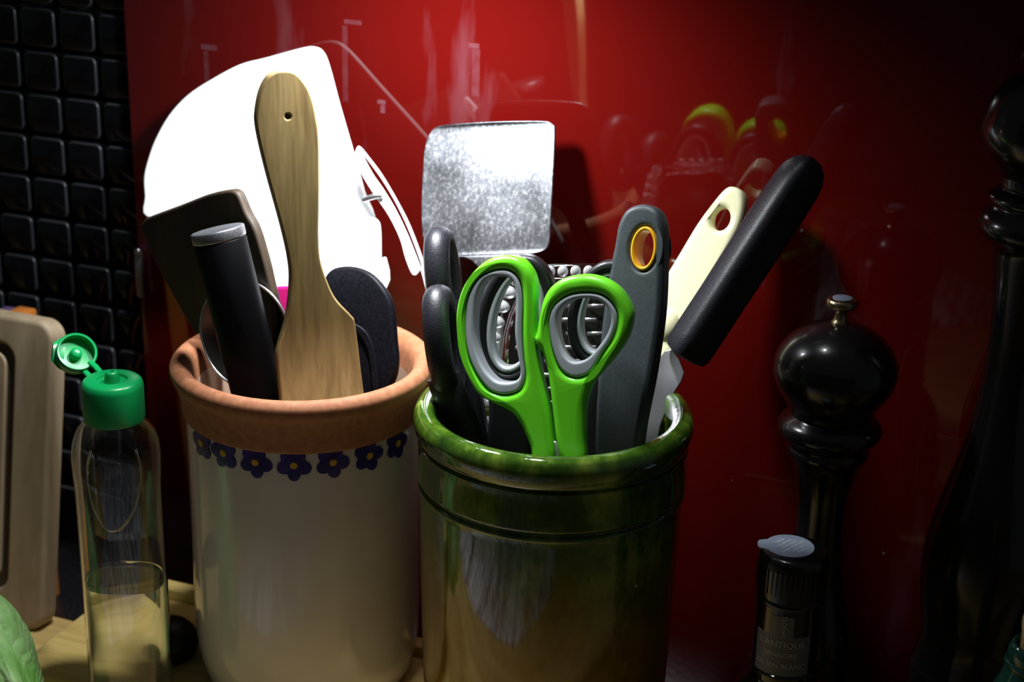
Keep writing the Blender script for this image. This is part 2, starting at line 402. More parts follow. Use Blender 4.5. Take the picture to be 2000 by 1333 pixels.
def flower(px, py, rot):
    # five petals and a centre, laid on the curved wall of the pot
    r = ray(px, py); o = CAM - Vector((LX, LY, CAM.z)); rr = Rb + .0006
    A = r.x ** 2 + r.y ** 2; B = 2 * (o.x * r.x + o.y * r.y); C = o.x ** 2 + o.y ** 2 - rr * rr
    D = B * B - 4 * A * C
    if D < 0: return
    t = (-B - math.sqrt(D)) / (2 * A); h = CAM + r * t
    th = math.atan2(h.y - LY, h.x - LX); zc = h.z
    def wrap(u, w, e): q = th + u / rr; return Vector((LX + (rr + e) * math.cos(q), LY + (rr + e) * math.sin(q), zc + w))
    def blob(cu, cw, a, b, ro, e, name, m, par, n=14, sq=2.0):
        vs = [wrap(cu, cw, e + .0003)]; fs = []
        for ring, k, ee in ((0, 1, e + .0002), (1, 1.06, e - .0006)):
            for i in range(n):
                t = 2 * math.pi * i / n; x, y = a * k * math.cos(t), b * k * math.sin(t)
                vs.append(wrap(cu + x * math.cos(ro) - y * math.sin(ro), cw + x * math.sin(ro) + y * math.cos(ro), ee))
        for i in range(n):
            fs.append((0, 1 + i, 1 + (i + 1) % n)); fs.append((1 + i, 1 + n + i, 1 + n + (i + 1) % n, 1 + (i + 1) % n))
        return mesh_obj(name, vs, fs, m, par, wrap(cu, cw, e))
    fl = None
    R0 = .0048
    # the flower is one part, with the petals as its pieces
    fl = blob(0, 0, .0024, .0024, 0, 0, 'flower', M_blue, body)
    for i in range(5):
        an = rot + i * 2 * math.pi / 5 - math.pi / 2
        s = 1 + .12 * math.sin(i * 2.3 + rot)
        blob(R0 * math.cos(an), R0 * math.sin(an), .0040 * s, .0034 * s, an, .00008 * (i + 1), 'petal', M_blue, fl)
    blob(0, 0, .0021, .0019, rot, .0007, 'flower_center', M_yellow, fl, 6)
for px, py, ro in ((394, 866, -.5), (437, 886, -.4), (499, 904, .1), (574, 910, 0), (650, 904, .15), (721, 891, .35), (776, 867, .3)): flower(px, py, ro)

# ------------------------------------------------------------------ green pot
a = Zp(1081, 815, .83); GX, GY, GZ = a.x, a.y, a.z
gp = thing('utensil_pot', (GX, GY, RZ), 'glossy green and honey glazed pot with a rolled rim', 'pot')
lathe('body', [(0, RZ), (.052, RZ), (.060, RZ + .002), (.0635, RZ + .008), (.0650, RZ + .03), (.0668, RZ + .09), (.0678, GZ - .040), (.0683, GZ - .037), (.0686, GZ - .0350), (.0668, GZ - .0338), (.0668, GZ - .0325), (.0690, GZ - .0310), (.0692, GZ - .028), (.0688, GZ - .016), (.0690, GZ - .011)], (GX, GY), M_glaze, gp, smooth=4, wob=.002)
lathe('rim', [(.0690, GZ - .011), (.0672, GZ - .0100), (.0690, GZ - .0085), (.0706, GZ - .004), (.0709, GZ + .001), (.0690, GZ + .0055), (.0650, GZ + .0072), (.0610, GZ + .0055), (.0590, GZ + .001), (.0585, GZ - .005)], (GX, GY), M_glaze, gp, smooth=5, wob=.002)
lathe('inner_wall', [(.0585, GZ - .005), (.058, GZ - .03), (.0575, GZ - .10), (.055, RZ + .008), (0, RZ + .006)], (GX, GY), M_glaze, gp, smooth=3)

# ------------------------------------------------------------------ things in the left pot
# white D-shaped dough scraper
pl = Plane((480, 100), .012, (520, 640), .075, 0)
D = [(286, 425), (281.6, 384), (280, 348), (287, 315), (302, 273), (329, 225), (365, 186), (410, 156), (467, 126), (518, 112.5), (590, 93), (614, 91), (629, 99), (641, 126), (662, 204), (689, 297), (710, 372), (728, 434), (640, 432), (500, 428), (380, 427)]
o = slab('dough_scraper', pl, D, [], .003, .0012, M_white, n=4); o.name = 'dough_scraper'
tag(o, 'large white D-shaped plastic dough scraper standing highest in the flowered pot', 'scraper')
# white flat server below and in front of it
pl = Plane((620, 380), .055, (640, 760), .125, 0)
ws = thing('plastic_server', pl.w(0, -.06), 'milky white broad plastic server under the D-shaped scraper', 'server')
slab('blade', pl, [(470, 430), (520, 424), (640, 424), (715, 424), (738, 430), (744, 450), (745, 500), (746, 560), (740, 620), (706, 650), (665, 700), (655, 780), (600, 780), (590, 700), (530, 660), (490, 600), (474, 520)], [], .003, .001, M_white2, ws, n=4, bend=lambda x, y: -.0025 * math.cos(x * 60))
sweep('blade_lip', [pl.hit(751, 505), pl.hit(754, 530), pl.hit(755, 548), pl.hit(751, 566)], [.0012, .0022, .0022, .001], [.0015] * 4, pl.n, M_white2, ws)
# steel peeler with a long slot
pl = Plane((720, 300), .058, (850, 640), .075, 12)
pe = thing('slotted_peeler', pl.w(0, -.03), 'slim white curved peeler with a long dark slot, beside the white scraper', 'peeler')
slab('blade', pl, [(694, 296), (697, 288), (703, 287), (719, 306), (746, 342), (776, 393), (800, 440), (821, 494), (832, 529), (846, 577), (868, 650), (858, 655), (836, 585), (822, 532), (818, 533), (812, 539), (803, 535), (791, 505), (782, 472), (768, 440), (752, 412), (728, 378), (704, 338), (693, 308)],
     [[(708, 302), (730, 330), (752, 362), (776, 404), (800, 456), (822, 516), (820, 520), (797, 462), (772, 410), (748, 370), (726, 338)]], .0024, .0006, M_white, pe, n=4)
sweep('cross_bar', [pl.hit(710, 392) + pl.n * .001, pl.hit(728, 386) + pl.n * .002, pl.hit(748, 383) + pl.n * .002], [.0014, .0016, .0012], [.0012] * 3, pl.n, M_steel, pe)
# dark wooden spatula
pl = Plane((370, 400), .134, (450, 760), .140, -16)
o = slab('wooden_spatula', pl, [(272, 443), (278, 433), (290, 424.5), (350, 402), (404, 381), (440, 373.5), (455, 374), (465, 384), (479, 417), (497, 451), (515, 511), (524, 550), (536, 610), (530, 680), (508, 760), (512, 840), (478, 840), (456, 770), (446, 728), (386, 662), (340, 586), (301, 511), (278, 460)], [], .006, .0018, M_dark_wood, n=4)
tag(o, 'dark brown wooden spatula with its broad slanted blade up, left in the flowered pot', 'spatula')
# steel ladle bowl
pl = Plane((470, 560), .150, (485, 770), .158, -4)
la = thing('steel_ladle', pl.w(0, -.05), 'dark steel serving spoon with a round bowl behind the capped black handle', 'spoon')
cx, cy = pl.uv(478, 655); q = pl.uv(566, 655); ra = q.x - cx; q = pl.uv(478, 548); rb = q.y - cy
vs, fs = [], []; ns, nr = 48, 12
for k in range(nr + 1):
    for i in range(ns):
        t = 2 * math.pi * i / ns; f = k / nr; vs.append(pl.w(cx + ra * f * math.cos(t), cy + rb * f * math.sin(t), -.012 * (1 - f * f)))
for k in range(nr + 1):
    for i in range(ns):
        t = 2 * math.pi * i / ns; f = 1 - k / nr; vs.append(pl.w(cx + (ra * f + .0004) * math.cos(t), cy + (rb * f + .0004) * math.sin(t), -.0012 - .012 * (1 - f * f)))
for k in range(2 * nr + 1):
    for i in range(ns): fs.append((k * ns + i, k * ns + (i + 1) % ns, (k + 1) * ns + (i + 1) % ns, (k + 1) * ns + i))
mesh_obj('bowl', vs, fs, M_dark_steel, la)
sweep('bowl_rim', [pl.w(cx + ra * math.cos(t), cy + rb * math.sin(t), 0) for t in [2 * math.pi * i / 48 for i in range(48)]], .0007, .0007, pl.n, M_steel, la, closed=True, seg=8)
sweep('handle', [pl.w(cx, cy - rb + .002, -.002), pl.w(cx + .004, cy - rb - .05, -.002)], .004, .0015, pl.n, M_dark_steel, la)
# black round handle with a steel end cap
A, B = W_(424, 448, .168), W_(512, 800, .172); ax = (B - A).normalized()
bh = thing('capped_handle', B, 'thick round black handle with a flat brushed steel end cap', 'handle')
def cyl(name, a, b, r, m, par, bev=.0008, seg=40):
    t = (b - a).normalized(); L = (b - a).length; q = Vector((0, 0, 1)).rotation_difference(t).to_matrix().to_4x4(); Mx = Matrix.Translation(a) @ q
    return lathe(name, [(0, 0), (r - bev, 0), (r - bev * .3, bev * .3), (r, bev), (r, L - bev), (r - bev * .3, L - bev * .3), (r - bev, L), (0, L)], (0, 0), m, par, a, seg=seg, M=Mx, smooth=0)
cyl('end_cap', A, A + ax * .0058, .0139, M_cap_steel, bh)
cyl('grip', A + ax * .0058, B, .0137, M_black_dark, bh)
# front wooden spatula
pl = Plane((560, 150), .167, (625, 780), .167, 42)
OUT = [(554, 138.6), (578, 144), (599, 168), (611, 195), (618.5, 231), (623, 270), (624, 360), (623, 430), (623, 465), (625, 500), (632, 529), (647, 568), (662, 592), (688, 619), (694, 632), (699.5, 676), (704, 724), (709, 780), (712, 830), (550, 830), (547, 780), (542, 718), (541, 694), (547, 670), (558, 634), (565, 592), (568, 544), (564, 505), (553, 455), (538, 399), (523, 345), (509, 288), (501, 246), (501, 219), (508, 182), (521, 155), (536, 143)]
o = slab('wooden_spatula', pl, OUT, [ell(562.5, 228.5, 5.2, 5.2, 0, 10)], .0062, .0011, M_spat, n=4, bend=lambda x, y: 1.9 * max(0, .042 - y) ** 2)
slab('hole_bottom', pl, ell(562.5, 228.5, 7, 7, 0, 12), [], .0035, .0002, M_spat, o, n=1, off=-.0025)
tag(o, 'pale wooden spatula standing handle up at the front of the flowered pot', 'spatula')
# black nylon spoon, right
pl = Plane((700, 530), .128, (730, 770), .148, 0)
ns_ = thing('nylon_spoon', pl.w(0, -.05), 'black nylon spoon with a rounded speckled head, right in the flowered pot', 'spoon')
o2 = [(640, 527), (665, 520), (695, 524), (722, 537), (745, 560), (760, 585), (767, 615), (771, 670), (774, 705), (768, 740), (745, 780), (715, 815), (680, 820), (650, 760), (630, 680), (622, 600), (626, 550)]
slab('bowl', pl, o2, [], .006, .0028, M_black_speck, ns_, n=4, bend=lambda x, y: -.004 * math.exp(-((x + .008) ** 2) / .0003))
slab('bowl_ridge', pl, [(690, 632), (712, 645), (726, 668), (734, 700), (740, 760), (728, 760), (722, 705), (712, 672), (698, 650)], [], .002, .0008, M_black_speck, ns_, n=4, off=.0005)
sweep('handle', [pl.w(-.010, -.005, -.003), pl.w(-.030, -.045, -.003)], .005, .003, pl.n, M_black_speck, ns_)
# magenta silicone spatula peeping out
pl = Plane((552, 560), .128, (565, 760), .138, 0)
o = slab('silicone_spatula', pl, [(535, 564), (545, 560.5), (575, 560.5), (590, 564), (596, 580), (598, 640), (598, 700), (585, 790), (560, 790), (535, 700), (530, 640), (531, 580)], [], .004, .0015, M_pink, n=4)
tag(o, 'magenta silicone spatula peeping out behind the pale wooden spatula', 'spatula')

# ------------------------------------------------------------------ things in the green pot
# steel turner
pl = Plane((960, 240), .022, (960, 560), .052, 0)
tu = thing('steel_turner', pl.w(0, -.09), 'scratched square steel turner blade standing up behind the green scissors', 'turner')
T = [(829, 300), (833, 280), (842, 258), (860, 247), (900, 243), (960, 239.5), (1020, 237.5), (1065, 237.5), (1080, 243.5), (1085, 258), (1083, 335), (1080, 390), (1077, 440), (1074, 476), (1064, 491), (1038, 498), (1008, 503), (994, 520), (988, 545), (986, 600), (950, 600), (946, 545), (934, 520), (914, 506), (880, 503), (845, 501), (832, 488), (826, 460), (824, 420), (825, 375), (827, 335)]
def turn_bend(x, y): return .0025 * math.cos(x * 45) + .002 * math.sin(y * 28)
slab('blade', pl, T, [], .0018, .0006, M_turner, tu, n=4, bend=turn_bend)
sweep('shaft', [pl.hit(968, 590), pl.hit(968, 700) + pl.n * .002, pl.hit(990, 900) + pl.n * .006], .0055, .0016, pl.n, M_steel, tu)
# edge-on black scissors at the left
bs = thing('black_scissors', W_(905, 880, .135), 'all-black scissors turned edge-on at the left of the green pot', 'scissors')
def edge_ring(cx, cy, d, hl, hw, name, tilt, r):
    c = W_(cx, cy, d); u = Vector((-.22, .97, 0)).normalized(); t = Vector((math.sin(tilt), 0, math.cos(tilt)))
    pts = [c + u * (hw * math.cos(a)) + t * (hl * math.sin(a)) for a in [2 * math.pi * i / 40 for i in range(40)]]
    sweep(name, pts, r * .78, r, u.cross(t), M_black_soft, bs, closed=True, seg=14)
edge_ring(866, 545, .118, .0225, .013, 'handle_loop', -.14, .0068)
edge_ring(868, 672, .150, .0255, .014, 'handle_loop', -.17, .0068)
sweep('handle_shank', [tuple(p) for p in crom([W_(866, 735, .158), W_(880, 775, .158), W_(900, 820, .156), W_(912, 862, .152), W_(922, 930, .145)], 5, False)], .0062, .009, (.97, .22, 0), M_black_soft, bs)
sweep('handle_shank', [tuple(p) for p in crom([W_(884, 590, .122), W_(898, 660, .128), W_(912, 760, .135), W_(928, 860, .138), W_(936, 930, .138)], 5, False)], .005, .008, (.97, .22, 0), M_black_soft, bs)
# black scissors with grey lined loops, behind the green pair
pl = Plane((1000, 510), .136, (1040, 900), .146, 4)
b2 = thing('black_scissors', pl.w(0, -.03), 'black scissors with pale grey lined loops, seen through the green scissors', 'scissors')
r1o = ell(1005, 627, 76, 128, 12); r1m = ell(1005, 629, 53, 104, 12); r1i = ell(1005, 629, 41, 92, 12)
slab('handle_loop', pl, r1o, [r1m], .009, .0027, M_black, b2, n=2)
slab('loop_lining', pl, ell(1005, 629, 54, 105, 12), [r1i], .008, .0013, M_greyin, b2, n=2, off=-.0005)
slab('handle_loop', pl, ell(1172, 618, 68, 106, 14), [ell(1172, 620, 47, 84, 14)], .009, .0027, M_black, b2, n=2, off=-.004)
slab('loop_lining', pl, ell(1172, 620, 48, 85, 14), [ell(1172, 620, 38, 74, 14)], .008, .0013, M_greyin, b2, n=2, off=-.0045)
slab('handle_shank', pl, [(950, 735), (985, 752), (1012, 760), (1026, 800), (1034, 900), (956, 900), (952, 800)], [], .009, .0035, M_black, b2, n=4)
slab('handle_shank', pl, [(1160, 715), (1150, 760), (1140, 800), (1130, 900), (1168, 900), (1176, 800), (1185, 718)], [], .009, .0035, M_black, b2, n=4, off=-.004)
# green scissors
pl = Plane((1000, 500), .158, (1060, 890), .180, 4)
gs = thing('green_scissors', pl.w(0, -.02), 'lime green scissors with grey lined finger loops at the front of the green pot', 'scissors')
A_out = [(985, 499), (1013, 505), (1032, 525), (1042, 550), (1042.5, 595), (1043, 658), (1048, 705), (1057, 752), (1068, 799), (1075, 850), (1078, 900), (1040, 902), (1033, 875), (1023, 850), (1013, 828), (994, 806), (956, 787), (928, 768), (906, 727), (893, 689), (888, 635), (890, 601), (900, 566), (919, 535), (950, 508)]
A_mid = [(969, 529), (997, 532), (1013, 552), (1018, 590), (1017, 655), (1020, 705), (1023, 738), (1013, 763), (985, 772), (956, 764), (934, 739), (915.5, 702), (907, 658), (908, 613), (916, 576), (934, 544)]
A_in = [(970, 541), (992, 544), (1003, 560), (1006, 597), (1004, 651), (1010, 695), (1015, 730), (1006, 745), (985, 749), (963, 743), (941, 717), (926.5, 676.5), (923, 635.5), (927, 588), (938, 559), (953, 543)]
B_out = [(1145.6, 537), (1183, 547), (1212, 569), (1230, 600), (1233, 626), (1222, 664), (1199, 698.5), (1174, 727), (1155, 752), (1143, 784), (1139, 815), (1138, 860), (1138, 904), (1100, 904), (1086, 870), (1079, 815), (1075, 784), (1068, 727), (1058, 691), (1046, 676), (1041, 662), (1046, 648), (1052.6, 613.5), (1060.5, 585), (1076, 560), (1104.6, 542.5)]
B_mid = [(1147, 573), (1177, 579), (1197, 598), (1205, 623), (1197, 658), (1177, 690), (1152, 728), (1123, 738), (1097, 725), (1082, 695), (1073, 658), (1072, 626), (1083, 598), (1111, 578)]
B_in = [(1145, 583), (1170, 588), (1187, 604), (1193, 627), (1185, 654), (1167, 680), (1145, 702), (1120, 708), (1102, 695), (1091, 670), (1086, 635.5), (1091, 609), (1112, 590)]
slab('handle_half', pl, A_out, [A_mid], .0125, .0036, M_green, gs, n=4)
slab('handle_half', pl, B_out, [B_mid], .0125, .0036, M_green, gs, n=4, off=.0008)
slab('loop_lining', pl, A_mid, [A_in], .0115, .0014, M_greyin, gs, n=4, off=-.0006)
slab('loop_lining', pl, B_mid, [B_in], .0115, .0014, M_greyin, gs, n=4, off=.0002)
slab('blade', pl, [(1060, 872), (1085, 868), (1112, 900), (1118, 980), (1080, 1000), (1062, 960)], [], .003, .0005, M_steel, gs, n=2, off=-.004)
slab('blade', pl, [(1052, 900), (1100, 880), (1112, 960), (1090, 1010), (1066, 960)], [], .003, .0005, M_steel, gs, n=2, off=-.0075)
# grater: steel plate in a clear frame
pl = Plane((1090, 520), .098, (1080, 890), .128, -2)
gr = thing('clear_grater', pl.w(0, -.06), 'clear plastic framed steel grater between the two black scissors loops', 'grater')
GO = [(1022, 526), (1060, 518), (1130, 516), (1186, 517), (1200, 530), (1206, 700), (1208, 930), (936, 930), (942, 800), (952, 690), (962, 630), (985, 570), (1004, 540)]
GI = [(1040, 552), (1070, 546), (1130, 545), (1180, 548), (1184, 700), (1186, 915), (972, 915), (976, 800), (984, 700), (992, 640), (1012, 585)]
slab('frame', pl, GO, [GI], .007, .0015, M_clear, gr, n=3)
slab('plate', pl, [(1036, 556), (1070, 549), (1130, 548), (1178, 550), (1182, 700), (1184, 912), (976, 912), (980, 800), (988, 702), (996, 645), (1014, 592)], [], .001, .0003, M_dark_steel, gr, n=3, off=-.0035)
k = 0
for row in range(13):
    y = 572 + row * 27
    for ci, cx in enumerate((1020, 1062, 1104, 1146)):
        x = cx + (14 if row % 2 else 0)
        if x < 1004 + (40 - row * 10 if row < 4 else 0) or x > 1165: continue
        a, b = pl.hit(x - 15, y) + pl.n * -.002, pl.hit(x + 15, y) + pl.n * -.002; m_ = (a + b) / 2 + pl.n * .0022
        sweep('tooth', [tuple(q) for q in crom([a, m_, b], 3, False)], .0011, .0005, pl.n, M_steel, gr, seg=6)
for i, (x, y) in enumerate(((1012, 549), (995, 572), (982, 600), (972, 630), (966, 660), (961, 690), (957, 722), (954, 755), (952, 790), (951, 825), (950, 860))):
    c = pl.hit(x, y) + pl.n * .0005; ball('bead', c, (.0042, .0036, .0034), M_bead, gr, seg=14)
for x in (1075, 1100, 1125, 1150, 1172):
    c = pl.hit(x, 531) + pl.n * .0005; ball('bead', c, (.0028, .003, .0032), M_bead, gr, seg=14)
# grey peeler handle with amber eye
pl = Plane((1250, 400), .120, (1205, 880), .158, -6)
pg = thing('peeler_handle', pl.w(0, -.02), 'dark grey rubber handle with an amber oval eye near its top', 'handle')
eye = ell(1257, 486, 25.5, 43, 6)
slab('grip', pl, [(1252, 399), (1278, 408), (1290, 428), (1293.5, 462), (1292, 548), (1287, 625), (1271, 731), (1252, 827), (1244, 890), (1240, 940), (1168, 940), (1161, 890), (1160, 869), (1163, 784), (1172, 648), (1186, 545), (1199, 476), (1206, 438), (1223, 409)], [eye], .0125, .0030, M_grey, pg, n=4)
slab('eye_ring', pl, ell(1257, 486, 26, 43.5, 6), [ell(1257, 486, 18.5, 36, 6)], .0125, .0012, M_ring, pg, n=2, off=.0003)
# cream handle with a hole
pl = Plane((1430, 368), .030, (1285, 720), .066, 0)
cr = thing('cream_utensil', pl.w(0, -.06), 'cream plastic utensil handle with a round hanging hole and bulged collar', 'handle')
slab('grip', pl, [(1430, 364), (1449, 374), (1454, 399), (1447, 438), (1430, 474), (1390, 548), (1345, 622), (1326, 640), (1296, 640), (1280, 610), (1284, 570), (1295, 546), (1324, 498), (1358, 441), (1386, 402), (1413, 370)], [ell(1407, 428, 17, 23, 20)], .0125, .0034, M_cream, cr, n=4)
ball('collar', pl.hit(1300, 636) + pl.n * -.006, (.0095, .0095, .0115), M_cream, cr)
sweep('neck', [tuple(q) for q in crom([pl.hit(1298, 655) - pl.n * .006, pl.hit(1288, 700) - pl.n * .006, pl.hit(1272, 760) - pl.n * .006, pl.hit(1245, 880) - pl.n * .002], 4, False)], [.0085] * 3 + [.0072] * 10, .005, pl.n, M_cream, cr)
# black handled palette knife
A, B = W_(1572, 336, .058), W_(1338, 694, .092)
kn = thing('palette_knife', W_(1280, 880, .11), 'steel palette knife with a long black handle leaning out to the right', 'knife')
L = (A - B).length; tdir = (A - B).normalized(); path, ra, rb = [], [], []
for f, k in ((-.012, .62), (0, .86), (.03, .96), (.10, .98), (.3, .97), (.55, .99), (.8, 1.0), (.92, .98), (.985, .9), (1.03, .72), (1.06, .45), (1.072, .12)):
    path.append(B + tdir * (L * f)); ra.append(.0117 * k); rb.append(.0107 * k)
def smooth3(p, ra, rb):
    q = crom([(v.x, v.y, v.z, a, b) for v, a, b in zip(p, ra, rb)], 4, False) if False else None
    return p, ra, rb
sweep('handle', path, ra, rb, (CAM - A).normalized(), M_black_soft, kn, seg=28, p=3.4, rot=math.radians(33))
pl = Plane((1330, 690), .088, (1275, 860), .118, 6)
slab('blade', pl, [(1311, 682), (1337, 728), (1319, 764), (1297, 813), (1286, 850), (1280, 930), (1255, 930), (1258, 850), (1262, 806), (1272, 735), (1286, 702)], [], .0016, .0005, M_steel, kn, n=2)
# white strip and amber handle low in the pot
pl = Plane((862, 740), .130, (880, 880), .135, 0)
o = slab('white_spoon_handle', pl, [(846, 700), (858, 690), (868, 700), (876, 760), (888, 850), (892, 920), (860, 920), (856, 850), (850, 760)], [], .005, .002, M_white2, n=4)
tag(o, 'white plastic strip handle low inside the green pot, left of the black scissors', 'handle')
pl = Plane((1262, 800), .100, (1250, 880), .112, 0)
o = slab('amber_handle', pl, [(1262, 806), (1270, 815), (1268, 840), (1258, 900), (1256, 950), (1236, 950), (1240, 900), (1250, 830)], [], .006, .0025, M_amber, n=4)
tag(o, 'small amber handle tip low in the green pot beside the palette knife blade', 'handle')

# ------------------------------------------------------------------ striped tea towel in front of the pots
M_towel = mat('striped_linen', (.6, .62, .66), .85); g = G(M_towel)
k = g.noise(g.coord((46, 5, 1), (0, 0, .12)), 1, 2, .7); k2 = g.noise(g.coord((130, 6, 1), (0, 0, .12)), 1, 1)
c1 = g.ramp(k, [(.34, (.03, .04, .08)), (.40, (.85, .88, .92)), (.50, (.90, .90, .90)), (.54, (.30, .03, .03)), (.58, (.80, .84, .90)), (.66, (.05, .07, .13))])
g.col(g.mix(g.math('MULTIPLY', g.math('GREATER_THAN', k2, .6), .6), c1, (.08, .10, .15))); g.bump(g.noise(g.coord(), 500, 2), .3, .0005)
Q = [Vector((-.262, .365)), Vector((-.03, .47)), Vector((-.36, .742)), Vector((-.56, .31))]; vs, fs = [], []; n = 36
for e in (0, 1):
    for i in range(n + 1):
        for j in range(n + 1):
            u, v = i / n, j / n; q = Q[0] * (1 - u) * (1 - v) + Q[1] * u * (1 - v) + Q[2] * u * v + Q[3] * (1 - u) * v
            hgt = .0032 + .0022 * math.sin(9 * u + 4 * v) * math.sin(6 * v + 1) if not e else .0002
            vs.append((q.x, YW - q.y, hgt))
m_ = (n + 1) ** 2
for i in range(n):
    for j in range(n):
        a = i * (n + 1) + j; fs.append((a, a + 1, a + n + 2, a + n + 1)); fs.append((m_ + a, m_ + a + n + 1, m_ + a + n + 2, m_ + a + 1))
for i in range(n):
    for a, b in ((i, i + 1), (n * (n + 1) + i, n * (n + 1) + i + 1), (i * (n + 1), (i + 1) * (n + 1)), (i * (n + 1) + n, (i + 1) * (n + 1) + n)): fs.append((a, b, m_ + b, m_ + a))
o = mesh_obj('tea_towel', vs, fs, M_towel, None, (-.3, YW - .5, 0)); tag(o, 'pale blue and red striped tea towel on the worktop, mirrored in the green pot', 'towel')

# ------------------------------------------------------------------ clear bottle with green flip cap
BD = .862; a, bz = profile_px((229, 900), BD, [(0, 741), (0, 818), (0, 1135), (0, 1045)]); BX, BY = a.x, a.y
bt = thing('squeeze_bottle', (BX, BY, 0), 'clear plastic bottle with an open green flip cap, half full', 'bottle')
capz = bz[0][1]; sh = bz[1][1] - .0015; z0 = .0005; lz = bz[2][1]; BROT = math.radians(22)
def oval(name, rings, m, ky=.74, seg=64, angle=60):
    vs, fs = [], []
    for r, z, sq in rings:
        for k in range(seg):
            t = 2 * math.pi * k / seg; c, s_ = math.cos(t), math.sin(t); e = 2 / (2 + sq)
            x = r * math.copysign(abs(c) ** e, c); y = r * (1 - (1 - ky) * min(sq / .6, 1)) * math.copysign(abs(s_) ** e, s_)
            vs.append((BX + x * math.cos(BROT) - y * math.sin(BROT), BY + x * math.sin(BROT) + y * math.cos(BROT), z))
    n = len(rings)
    for i in range(n - 1):
        for k in range(seg): fs.append((i * seg + k, i * seg + (k + 1) % seg, (i + 1) * seg + (k + 1) % seg, (i + 1) * seg + k))
    fs.append(tuple(range(seg))[::-1]); fs.append(tuple((n - 1) * seg + k for k in range(seg)))
    return mesh_obj(name, vs, fs, m, bt, angle=angle)
def bprof(e):
    return [tuple(p) for p in crom([(.0205 - e, z0 + e, .6), (.0226 - e, z0 + .004, .6), (.0226 - e, z0 + .03, .6), (.0224 - e, sh - .050, .6), (.0230 - e, sh - .028, .6), (.0229 - e, sh - .016, .5), (.0205 - e, sh - .006, .3), (.0155 - e, sh + .0005, .05), (.0130 - e, sh + .003, 0), (.0125 - e, sh + .008, 0)], 5, False)]
oval('shell', bprof(0) + bprof(.0009)[::-1], M_clear_bottle)
oval('liquid', [tuple(p) for p in crom([(.0185, z0 + .0014, .6), (.0213, z0 + .005, .6), (.0213, z0 + .03, .6), (.0212, lz - .001, .6), (.0209, lz, .6)], 4, False)], M_liquid)
# leaf-shaped ridge on the front of the bottle
rg = [(178, 880), (170, 920), (172, 960), (184, 1000), (203, 1032), (222, 1040), (243, 1028), (262, 995), (272, 955), (272, 915), (264, 880)]
pts = []; bn = Vector((math.sin(BROT), -math.cos(BROT), 0)); bu = Vector((math.cos(BROT), math.sin(BROT), 0))
for px, py in crom([Vector(p) for p in rg], 4, False):
    r = ray(px, py); c0 = Vector((BX, BY, 0)); e_ = 2.6
    t = (c0 + bn * .0165 - CAM).dot(bn) / r.dot(bn); p = CAM + r * t; u = max(-.97, min(.97, (p - c0).dot(bu) / .0228))
    q = c0 + bu * (u * .0228) + bn * (.0169 * (1 - abs(u) ** e_) ** (1 / e_) + .0002); pts.append(Vector((q.x, q.y, p.z)))
sweep('leaf_ridge', pts, .0006, .0006, bn, M_clear_bottle, bt, seg=8)
# cap
cap = lathe('cap', [(.0135, sh + .001), (.0156, sh + .0015), (.0159, sh + .003), (.0159, capz - .004), (.0152, capz - .0012), (.0137, capz), (.0080, capz), (.0075, capz - .0014), (.0045, capz - .0014), (.0, capz - .0014)], (BX, BY), M_cap_green, bt, smooth=0, seg=56)
lathe('nozzle', [(.0042, capz - .0014), (.0037, capz + .0010), (.0033, capz + .0030), (.0026, capz + .0040), (.0012, capz + .0042), (.0010, capz + .002), (0, capz + .002)], (BX, BY), M_cap_green, cap, smooth=2, seg=24)
# opened lid, standing up behind on its strap hinge
LDp = BD + .012; lc = Zp(147, 695, LDp)
axis = ((CAM - lc).normalized() * .75 + Vector((.28, 0, .50))).normalized()
q = Vector((0, 0, 1)).rotation_difference(axis).to_matrix().to_4x4(); Mx = Matrix.Translation(lc) @ q
lid = lathe('lid', [(0, -.0025), (.0098, -.0025), (.0105, -.0015), (.0108, .0005), (.0108, .0052), (.0102, .0058), (.0094, .0056), (.0092, .0010), (.0040, .0003), (0, .0003)], (0, 0), M_cap_green, bt, lc, seg=44, M=Mx, smooth=0)
lathe('stopper', [(.0034, .0003), (.0030, .0036), (.0018, .0045), (0, .0045)], (0, 0), M_cap_green, lid, lc, seg=20, M=Mx, smooth=0)
tabc = Zp(102, 688, LDp - .004); tb = Zp(124, 692, LDp - .001)
sweep('lid_tab', [tb, tb * .6 + tabc * .4, tabc], [.0095, .0085, .0050], [.0022, .002, .0014], axis, M_cap_green, lid, seg=14)
for a_, b_ in (((176, 708), (197, 730)), ((160, 722), (181, 744))):
    A, B = Zp(*a_, LDp - .003), Zp(*b_, BD + .002); sweep('hinge_strap', [A, (A + B) / 2 + Vector((0, 0, .0006)), B], .0017, .0010, axis, M_cap_green, cap, seg=8)

# ------------------------------------------------------------------ cutting board leaning at the far left
pl = Plane((60, 640), .108, (40, 1240), .142, 0)
q = pl.uv(103, 700); e = pl.uv(72, 1240); xr = (q.x + e.x) / 2 + .001; top = pl.uv(40, 622).y; bw, bb = .16, 0.0
def rrect(x0, x1, y0, y1, r, n=8):
    out = []
    for cx, cy, a0 in ((x1 - r, y1 - r, 0), (x0 + r, y1 - r, 90), (x0 + r, y0 + r, 180), (x1 - r, y0 + r, 270)):
        for k in range(n + 1): t = math.radians(a0 + 90 * k / n); out.append(Vector((cx + r * math.cos(t), cy + r * math.sin(t))))
    return out
lo = H_(60, 1240, .0).z
yb = -pl.o.z / pl.v.z + .0008 if abs(pl.v.z) > 1e-6 else 0
cb = thing('cutting_board', pl.w(xr - bw / 2, yb), 'pale beech cutting board with a juice groove leaning at the far left', 'cutting board')
slab2('rim', pl, rrect(xr - bw, xr, yb, top, .012), [rrect(xr - bw + .019, xr - .0275, yb + .022, top - .018, .010)], .016, .003, M_board_wood, cb)
